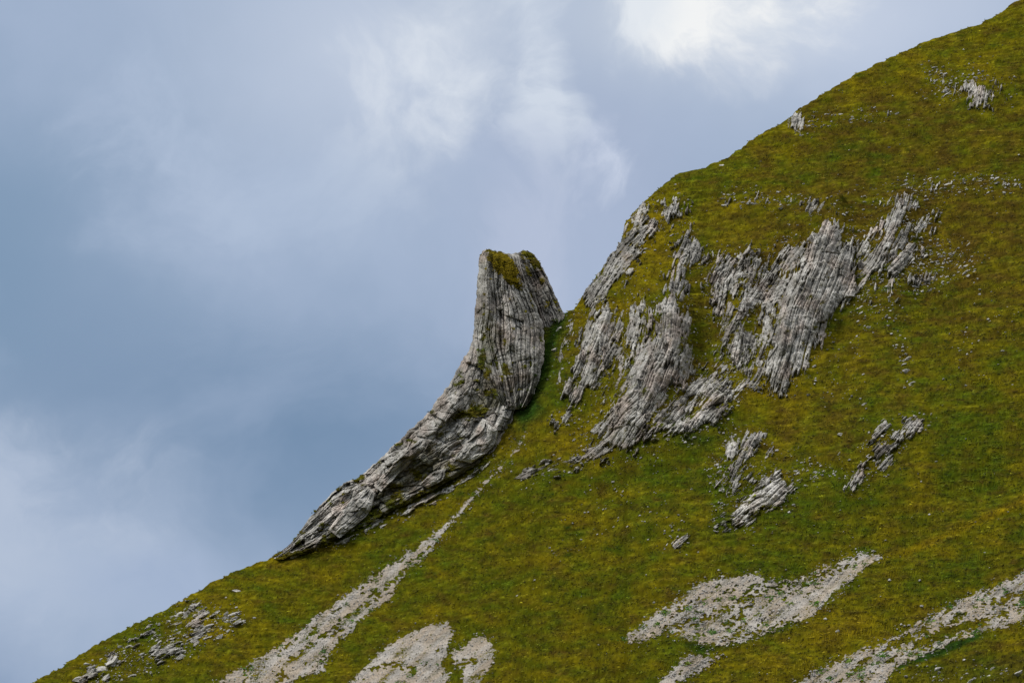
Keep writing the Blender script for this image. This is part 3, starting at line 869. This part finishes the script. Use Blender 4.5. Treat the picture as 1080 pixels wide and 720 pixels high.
    ("white rock at the lower end of the scattered group", [(896, 500), (903, 494), (910, 496), (910, 505), (902, 515), (895, 517)], [(909, 492), (896, 520)], dict(H=1.0, bed=3.5, cover=0.9, bright=1.2)),
    ("low rubbly rock band in grass under the left buttress", [(543, 499), (570, 486), (600, 478), (626, 472), (640, 476), (626, 488), (600, 496), (575, 503), (560, 512), (547, 509)], [(645, 468), (545, 510)], dict(H=0.8, bed=4, cover=0.42, bright=.9)),
    ("thin upright rib on the right bank of the grassy gully", [(602, 339), (607, 338), (599, 360), (594, 371), (592, 402), (588, 404), (589, 375), (596, 355)], [(606, 335), (594, 365), (589, 405)], dict(H=0.9, bed=3, cover=0.85)),
    ("broad patch of flat broken rock in turf on the lower left slope", [(118, 682), (140, 664), (180, 645), (200, 632), (232, 640), (262, 648), (250, 664), (222, 676), (196, 692), (160, 702), (130, 700)], [(265, 628), (185, 668), (110, 712)], dict(H=0.3, bed=5, cover=0.10, relief_m=0.4, bright=0.9)),
    ("rock heap at the bottom left under the skyline", [(76, 722), (84, 708), (104, 696), (124, 688), (136, 694), (130, 708), (112, 722)], [(135, 684), (80, 724)], dict(H=0.4, bed=5, cover=0.2, relief_m=0.45, bright=.95)),
    ("long narrow white rock sliver in grass right of the slope centre", [(709, 574), (722, 563), (728, 563), (724, 570), (713, 578)], [(728, 561), (708, 580)], dict(H=0.6, bed=3, cover=0.9, bright=1.2)),
]
for k, (lab, P, spn, kw) in enumerate(OUT):
    outcrop(lab, P, spn, seed=300 + 17 * k, **kw)

# ------------------------------------------------------------------ scree sheets
SCREE = [
    ("long narrow scree chute running from the gully below the spire down to the lower left", [(553, 459), (556, 462), (540, 484), (525, 502), (512, 515), (492, 538), (472, 563), (452, 586), (437, 600), (421, 615), (412, 631), (395, 641), (376, 656), (366, 668), (356, 673), (346, 690), (341, 706), (312, 713), (300, 730), (215, 730), (262, 700), (300, 680), (330, 655), (360, 631), (385, 611), (405, 597), (430, 580), (455, 562), (480, 539), (501, 516), (520, 498), (538, 478)], 0.55, 1.0),
    ("fan shaped grey scree patch at the bottom, with a pointed top", [(461, 655), (473, 656), (481, 667), (473, 684), (468, 698), (476, 712), (470, 730), (360, 730), (385, 701), (400, 686), (420, 672), (445, 661)], 0.75, 0.98),
    ("smaller scree patch beside the fan shaped one, with a grassy island", [(509, 668), (521, 680), (524, 695), (515, 706), (505, 730), (484, 730), (488, 712), (482, 704), (478, 699), (475, 686), (490, 680), (498, 670)], 0.7, 1.0),
    ("broad pale scree field under the lower crest, with grass strips", [(926, 581), (932, 588), (913, 598), (891, 620), (871, 640), (851, 655), (831, 662), (801, 672), (776, 680), (751, 681), (722, 674), (702, 667), (681, 675), (664, 684), (658, 673), (680, 655), (700, 640), (720, 627), (740, 612), (765, 606), (800, 604), (808, 610), (835, 613), (860, 601), (885, 590), (905, 581)], 0.56, 1.04),
    ("small scree patch just below the broad pale scree field", [(722, 689), (762, 690), (748, 703), (722, 718), (695, 730), (680, 730), (709, 705)], 0.7, 1.0),
    ("scree stream entering at the right edge and running to the bottom", [(1095, 596), (1060, 611), (1020, 628), (975, 652), (940, 672), (900, 688), (860, 706), (825, 730), (930, 730), (940, 712), (960, 699), (990, 686), (1012, 677), (1030, 670), (1060, 661), (1095, 652)], 0.50, 0.95),
]
ISLANDS = [[(985, 664), (1010, 656), (1035, 652), (1052, 650), (1030, 662), (1005, 672), (975, 682), (955, 686)],
           [(940, 677), (955, 668), (975, 660), (990, 660), (970, 672), (950, 682), (925, 690)],
           ]
STRIPS = [([(892, 597), (842, 617), (802, 622), (772, 640), (735, 655), (700, 664)], 7), ([(812, 606), (795, 628), (780, 650), (762, 662)], 7), ([(858, 650), (810, 666), (760, 674)], 5),
          ([(440, 590), (395, 630), (345, 668), (300, 700)], 5), ([(445, 602), (405, 640), (360, 682), (330, 705)], 5), ([(1085, 640), (1030, 656), (960, 688)], 6), ([(1085, 622), (1030, 640)], 5),
          ([(390, 705), (420, 700), (440, 708)], 5), ([(480, 700), (505, 695)], 5)]
stone_pts = []


def scree_mask(k, U, V):
    """1 where the slope is bare stones, 0 where turf covers it"""
    lab, P, cover, br = SCREE[k]
    al, ac = (U * -0.75 + V * 0.66), (U * 0.66 + V * 0.75)
    sdp = poly_sd(U, V, P)
    edge_n = fbm(al / 14, ac / 9, 4, 900 + k)
    rag = fbm(U / 5, V / 3, 3, 955 + k)
    isl = fbm(al / 26, ac / 8, 3, 950 + k) + 0.75 * rag
    veg = sstep(0.0, 0.12, isl - (cover - 0.18) * 0.9) * sstep(-2, 3, sdp)
    for Q in ISLANDS:
        veg = np.maximum(veg, sstep(0, 2, poly_sd(U, V, Q) + 6 * edge_n + 9 * rag))
    for Q, w in STRIPS:
        dd, aa = seg_dist(U, V, Q)
        L = sum(math.dist(Q[i], Q[i + 1]) for i in range(len(Q) - 1))
        veg = np.maximum(veg, sstep(0.5, 0.75, np.exp(-(dd / w) ** 2) * (0.55 + 1.6 * rag + 0.9 * fbm(U / 9, V / 6, 2, 958)) * sstep(-4, 4, aa) * sstep(L + 4, L - 4, aa)))
    return sstep(-0.5, 3, sdp + (4.0 * sstep(585, 670, V) - 0.6 if k == 0 else 0.5) + 5.0 * edge_n + 6 * rag) * (1 - veg)


for k, (lab, P, cover, br) in enumerate(SCREE):
    A = np.array(P)
    st = 0.62
    U, V = np.meshgrid(np.arange(A[:, 0].min() - 6, A[:, 0].max() + 6, st), np.arange(A[:, 1].min() - 6, min(A[:, 1].max(), 735) + 4, st))
    sdp = poly_sd(U, V, P)
    # grain runs along the fall line (down to the left)
    al, ac = (U * -0.75 + V * 0.66), (U * 0.66 + V * 0.75)
    edge_n = fbm(al / 14, ac / 9, 4, 900 + k)
    sp = sdp + 4.0 * edge_n
    e = scree_mask(k, U, V)
    grain = 0.08 * perlin(U / 1.6, V / 1.3, 960 + k) + 0.05 * perlin(U / 0.8, V / 0.8, 970 + k) + 0.25 * fbm(ac / 8, al / 40, 3, 975 + k)
    h = 0.46 * e - 0.34 + 0.8 * grain * e
    keep = h > -0.1
    x_, y_, z_, miss = hit(U, V)
    # smooth out the tussocks under the stones
    ys = y_.copy()
    for _ in range(6):
        ys[1:-1, 1:-1] = (ys[:-2, 1:-1] + ys[2:, 1:-1] + ys[1:-1, :-2] + ys[1:-1, 2:]) / 4
    ys = y_ + (ys - y_) * np.clip(sp / 4, 0, 1)
    ys = np.minimum(ys, y_ + 0.05)
    pos = place(U, V, ys - h)
    n = fbm(U / 30, V / 18, 4, 980 + k)
    dirt = np.clip(0.38 + 1.6 * fbm(ac / 10, al / 45, 3, 985 + k), 0, 0.8)[..., None]
    tone = (0.25 + 0.06 * n + 0.06 * perlin(U / 1.7, V / 1.4, 990 + k) + 0.06 * rnd2(np.floor(U * 1.1), np.floor(V * 1.3), 8))[..., None]
    c = np.array([1.0, 0.92, 0.815]) * tone * br
    c = c + (np.array([1.0, 0.81, 0.60]) * tone * 0.95 - c) * dirt
    g = turf_colour(U, V, None, None) * 0.55
    mg = np.clip(sstep(0.12, -0.05, h), 0, 1)[..., None]
    c = c + (g - c) * mg
    f = grid_faces(*U.shape, keep=keep & ~miss)
    vv, ff, at = compact(pos.reshape(-1, 3), f, {"tint": np.clip(c, .01, .6).reshape(-1, 3)})
    link("scree", mesh_from("scree", vv, ff[:, ::-1], M_SCREE, at, smooth=False), lab, "scree", "scree patches on the slope", "stuff")
    sel = ((e > 0.6) & (rng.random(e.shape) < 0.06)) | ((e < 0.3) & (sdp > -7) & (rng.random(e.shape) < 0.03 * np.exp(-np.abs(sdp) / 4))) & ~miss
    stone_pts.append(np.where((h > -0.1)[..., None], pos, np.stack([x_, y_ - 0.05, z_], -1))[sel])
    # little plants rooted in the scree
    pl = np.argwhere((e > 0.4) & (rng.random(e.shape) < (0.0016 if k in (0, 3, 5) else 0.0005)))
    for (r0, c0) in pl:
        n_ = rng.integers(8, 26)
        rr = np.clip(r0 + rng.normal(0, 2.2, n_), 0, U.shape[0] - 1).astype(int); cc = np.clip(c0 + rng.normal(0, 3.5, n_), 0, U.shape[1] - 1).astype(int)
        TUFT_SRC.append((pos[rr, cc], np.tile(LUSH * 1.5 + rng.random(3) * 0.05 * np.array([1, .9, .1]), (n_, 1))))

# ------------------------------------------------------------------ boulders and stones
def icosphere(sub):
    bm_ = __import__("bmesh"); b = bm_.new(); bm_.ops.create_icosphere(b, subdivisions=sub, radius=1.0)
    vs = np.array([q.co[:] for q in b.verts]); fs = np.array([[q.index for q in f.verts] for f in b.faces]); b.free()
    return vs, fs


def boulder_mesh(seed, sub=3):
    r = np.random.default_rng(seed)
    vs, fs = icosphere(sub)
    vs = vs.copy()
    for _ in range(9):                                # cut facets
        n = r.normal(size=3); n /= np.linalg.norm(n)
        lim = r.uniform(0.38, 0.75)
        d = vs @ n
        vs = vs - np.clip(d - lim, 0, None)[:, None] * n
    vs *= 1 + 0.10 * fbm(vs[:, 0] * 2.2 + 5 * seed, vs[:, 1] * 2.2 + vs[:, 2] * 1.7, 3, seed)[:, None]
    vs *= np.array([1.15, 0.85, 0.75]) * r.uniform(0.85, 1.15, 3)
    k = np.clip(0.6 + 0.9 * fbm(vs[:, 0] * 1.8, vs[:, 2] * 1.8 + vs[:, 1], 4, seed + 4), 0, 1)[:, None]
    c = GREY_D * 1.3 + (GREY_L * 1.05 - GREY_D * 1.3) * k
    return mesh_from("boulder", vs, fs, M_ROCK, {"tint": c}, smooth=False)


BM = [boulder_mesh(40 + k) for k in range(8)]


def boulder(uu, vv, px, label, group, k=None, ang=None):
    x_, y_, z_, miss = hit(np.array([uu]), np.array([vv]))
    if miss[0]: return
    k = rng.integers(len(BM)) if k is None else k
    o = link("boulder", BM[k], label, "boulder", group)
    r = px * 0.5 * y_[0] / FPX
    o.location = (x_[0], y_[0] - 0.15 * r, z_[0] - 0.2 * r)
    o.scale = (r * rng.uniform(1.1, 1.6), r, r * rng.uniform(0.8, 1.1))
    o.rotation_euler = (rng.uniform(-.3, .3), rng.uniform(-0.7, 0.1) if ang is None else ang, rng.uniform(-0.5, .5))
    return o


SINGLE = [
    (247, 647, 12, "largest rounded grey boulder on the lower left slope, right of the stony patch"),
    (240, 651, 9, "grey boulder leaning against the largest rounded boulder"),
    (205, 638, 9, "flat pale boulder near the skyline above the stony patch on the left"),
    (249, 623, 8, "lone pale stone nearest the skyline on the left slope"),
    (238, 630, 7, "low pale stone just under the lone pale stone"),
    (219, 661, 11, "pale boulder halfway down the stony patch on the left"),
    (178, 685, 12, "pale broad boulder in the lower middle of the stony patch"),
    (163, 684, 9, "rounded boulder just left of the pale broad boulder"),
    (191, 646, 9, "angular pale boulder at the top of the stony patch"),
    (120, 696, 15, "big grey boulder in the lower left stone cluster"),
    (106, 704, 16, "biggest grey boulder at the bottom left, half sunk in grass"),
    (83, 716, 14, "grey boulder cut by the bottom edge of the picture at the left"),
    (112, 713, 12, "boulder directly below the biggest grey boulder"),
    (140, 712, 9, "small grey boulder right of the bottom left cluster"),
    (231, 672, 8, "small pale boulder low on the right side of the stony patch"),
    (192, 692, 10, "dark mottled boulder at the lower edge of the stony patch"),
    (312, 586, 9, "flat pale stone on the grass under the lowest tip of the spire rib"),
    (586, 368, 7, "white boulder lying in the green gully beside the spire"),
    (590, 346, 8, "flat pale block at the head of the green gully"),
    (886, 458, 8, "white boulder alone in grass above the slanting pale slab"),
    (885, 478, 6, "small white stone below the lone white boulder"),
    (962, 404, 7, "white stone highest above the scattered grey rocks"),
    (912, 426, 6, "white stone left of the scattered grey rocks"),
    (884, 665, 6, "white stone in golden grass between the broad scree field and the scree stream"),
    (990, 704, 9, "pale stone in grass below the dark green strip of the scree stream"),
    (1076, 708, 11, "pale flat boulder at the bottom right corner"),
    (762, 174, 6, "pale stone near the skyline of the rounded shoulder"),
    (764, 217, 7, "white stone in the grass of the upper slope below the shoulder"),
    (927, 588, 9, "pale boulder at the tip of the broad scree field"),
    (958, 378, 7, "upper white stone of the short vertical line of stones"),
    (956, 391, 7, "lower white stone of the short vertical line of stones"),
]
for i, (uu, vv_, px, lab) in enumerate(SINGLE):
    boulder(uu, vv_, px * 0.95, lab, None, k=i % 8)

FIELDS = [  # label, group, polygon, count, size range
    ("small grey stone among many in the stony patch on the lower left slope", "stones of the left stony patch", [(90, 700), (110, 690), (140, 668), (180, 648), (212, 634), (240, 640), (265, 655), (240, 668), (200, 690), (160, 712), (120, 718)], 84, (3.0, 7.5)),
    ("small pale stone in the row crossing the upper right slope", "stones of the upper right row", [(930, 195), (955, 188), (1000, 186), (1078, 186), (1080, 205), (1030, 203), (990, 208), (960, 200)], 28, (3, 6.5)),
    ("small pale stone strewn right of the curved pale rib", "stones right of the curved rib", [(968, 262), (985, 250), (1010, 250), (1040, 270), (1035, 285), (1000, 300), (960, 312), (965, 290)], 30, (3, 7)),
    ("small stone leading up left from the crag at the upper right", "stones by the upper right crag", [(972, 68), (990, 66), (1010, 82), (1030, 75), (1040, 66), (1035, 82), (1015, 95), (1000, 105), (975, 104), (985, 92)], 24, (3, 7)),
    ("little stone in the faint rocky band on the high slope under the skyline crag", "stones under the skyline crag", [(845, 122), (870, 120), (905, 113), (950, 115), (948, 125), (905, 128), (870, 135), (850, 140)], 10, (2.6, 5)),
    ("little stone dotted about the grass above the pointed central buttress", "stones above the central buttress", [(758, 205), (800, 198), (840, 205), (845, 220), (800, 218), (765, 220)], 12, (2.6, 6)),
    ("little pale stone in the vertical trail below the curved pale rib", "stone trail below the curved rib", [(900, 305), (912, 305), (945, 320), (962, 380), (960, 412), (952, 400), (940, 345), (905, 345)], 20, (2.6, 5.5)),
    ("little pale stone beside the pale crag low on the slope", "stones beside the pale crag", [(745, 490), (762, 480), (768, 500), (762, 520), (748, 515)], 9, (2.8, 5.5)),
    ("little stone on the brown grass right of the slanting pale slab", "stones right of the slanting slab", [(838, 490), (870, 488), (888, 500), (860, 508), (835, 512)], 9, (2.4, 4.5)),
    ("little stone on the grass between the left buttress and the scree fan", "stones in the middle of the slope", [(620, 510), (680, 510), (730, 550), (700, 580), (640, 560), (580, 600), (530, 650), (560, 600)], 14, (2.4, 5)),
    ("little pale stone on the grass below the scree stream at the right", "stones below the scree stream", [(930, 712), (990, 700), (1030, 695), (1070, 705), (1060, 718), (940, 720)], 10, (3, 6.5)),
    ("little stone in the sparse scatter on the far right grass slope", "stones on the far right slope", [(1000, 310), (1075, 300), (1078, 420), (990, 400)], 8, (2.4, 4.5)),
]


def in_poly_points(P, n):
    A = np.array(P); res = []
    while len(res) < n:
        q = rng.uniform(A.min(0), A.max(0))
        if poly_sd(np.array([q[0]]), np.array([q[1]]), P)[0] > 0: res.append(q)
    return res


for lab, grp, P, n, (a, b) in FIELDS:
    for q in in_poly_points(P, n):
        boulder(q[0], q[1], a + (b - a) * rng.random() ** 2.2, lab, grp)

# fine stones: uncountable
pebble_v, pebble_f = icosphere(1)
spts = np.vstack(stone_pts)
n_scree = len(spts)
gx = []
for lab, grp, P, n, _ in FIELDS:
    q = np.array(in_poly_points(P, n * 5))
    x_, y_, z_, ms = hit(q[:, 0] + rng.normal(0, 4, len(q)), q[:, 1] + rng.normal(0, 4, len(q)))
    gx.append(np.stack([x_, y_ - 0.05, z_], -1)[~ms])
q = np.stack([rng.uniform(560, 1085, 350), rng.uniform(40, 720, 350)], -1)
x_, y_, z_, ms = hit(q[:, 0], q[:, 1])
gx.append(np.stack([x_, y_ - 0.05, z_], -1)[~ms])
spts = np.vstack([spts] + gx + RUBBLE)
n = len(spts)
sc_ = np.where(np.arange(n) < n_scree, 0.06 + 0.16 * rng.random(n) ** 4, 0.08 + 0.2 * rng.random(n) ** 4)[:, None, None]
jit = rng.uniform(0.7, 1.3, (n, len(pebble_v), 1))
th = rng.uniform(0, 6.28, n); rot = np.stack([np.stack([np.cos(th), -np.sin(th)], -1), np.stack([np.sin(th), np.cos(th)], -1)], 1)
pv = np.repeat(pebble_v[None], n, 0) * jit * np.array([1.3, 0.9, 0.75])
pv[..., :2] = np.einsum('nvk,njk->nvj', pv[..., :2], rot)
pv = pv * sc_ + spts[:, None, :]
pc = np.repeat((np.array([0.36, 0.345, 0.325]) * rng.uniform(0.5, 1.15, (n, 1)))[:, None, :], len(pebble_v), 1)
pf = pebble_f[None] + (np.arange(n) * len(pebble_v))[:, None, None]
link("gravel", mesh_from("gravel", pv.reshape(-1, 3), pf.reshape(-1, 3), M_SCREE, {"tint": pc.reshape(-1, 3)}, smooth=False),
     "fine pale stones strewn over the scree and in the grass", "gravel", kind="stuff")

# ------------------------------------------------------------------ grass tufts
NT = 300000
q = np.stack([rng.uniform(-20, 1100, NT), rng.uniform(-20, 745, NT)], -1)
x_, y_, z_, ms = hit(q[:, 0], q[:, 1])
ok = ~ms
scree_m = np.zeros(NT, bool)
for k, (lab, P, cover, br) in enumerate(SCREE):
    scree_m |= scree_mask(k, q[:, 0], q[:, 1]) > 0.5
ok &= rng.random(NT) < 0.12 + 0.75 * sstep(-0.6, 0.6, terrace(x_, z_))
ok &= ~(scree_m & (rng.random(NT) < 0.93))
q = q[ok]
tp = np.stack([x_, y_, z_], -1)[ok]
tcl = turf_colour(q[:, 0], q[:, 1], tp[:, 0], tp[:, 2])
# skyline tufts also behind the crest are covered by the same sampling
P_all = [tp] + [a for a, b in TUFT_SRC if len(a)]
C_all = [tcl] + [b for a, b in TUFT_SRC if len(a)]
tp = np.vstack(P_all); tcl = np.vstack(C_all)
n = len(tp)
B = 3
base = np.repeat(tp[:, None, :], B, 1) + rng.normal(0, 0.10, (n, B, 3)) * np.array([1.6, 1, 0.4])
wdt = rng.uniform(0.10, 0.30, (n, B, 1)); hgt = rng.uniform(0.06, 0.18, (n, 1, 1)) * rng.uniform(0.7, 1.2, (n, B, 1))
th = rng.normal(0, 0.4, (n, B, 1))
side = np.concatenate([np.cos(th), np.sin(th), np.zeros_like(th)], -1) * wdt
lean = np.array([-0.1, 0.42, 0.78]) + rng.normal(0, 0.16, (n, B, 3))
up = (rng.random((n, 1, 1)) < 0.05)
lean = np.where(up, np.array([-0.05, -0.05, 1.0]) + rng.normal(0, 0.2, (n, B, 3)), lean)
wdt = np.where(up, wdt * 0.4, wdt); side = np.where(up, side * 0.4, side); hgt = np.where(up, hgt * 2.4, hgt)
tip = base + lean * hgt
base = base - np.array([0, 0, 0.06])
gv_ = np.stack([base - side, base + side, tip], 2).reshape(-1, 3)
gcol = np.repeat(tcl[:, None, :] * np.exp(rng.normal(-0.05, 0.36, (n, 1, 1))), B, 1)
gcol = gcol * rng.uniform(0.93, 1.07, (n, B, 1))
gc = np.stack([gcol * 0.92, gcol * 0.92, gcol * 1.12], 2).reshape(-1, 3)
gf = np.arange(n * B * 3).reshape(-1, 3)
link("grass", mesh_from("grass", gv_, gf, M_GRASS, {"tint": np.clip(gc, .002, .5)}, smooth=False),
     "olive and golden mountain grass covering the slope", "grass", kind="stuff")
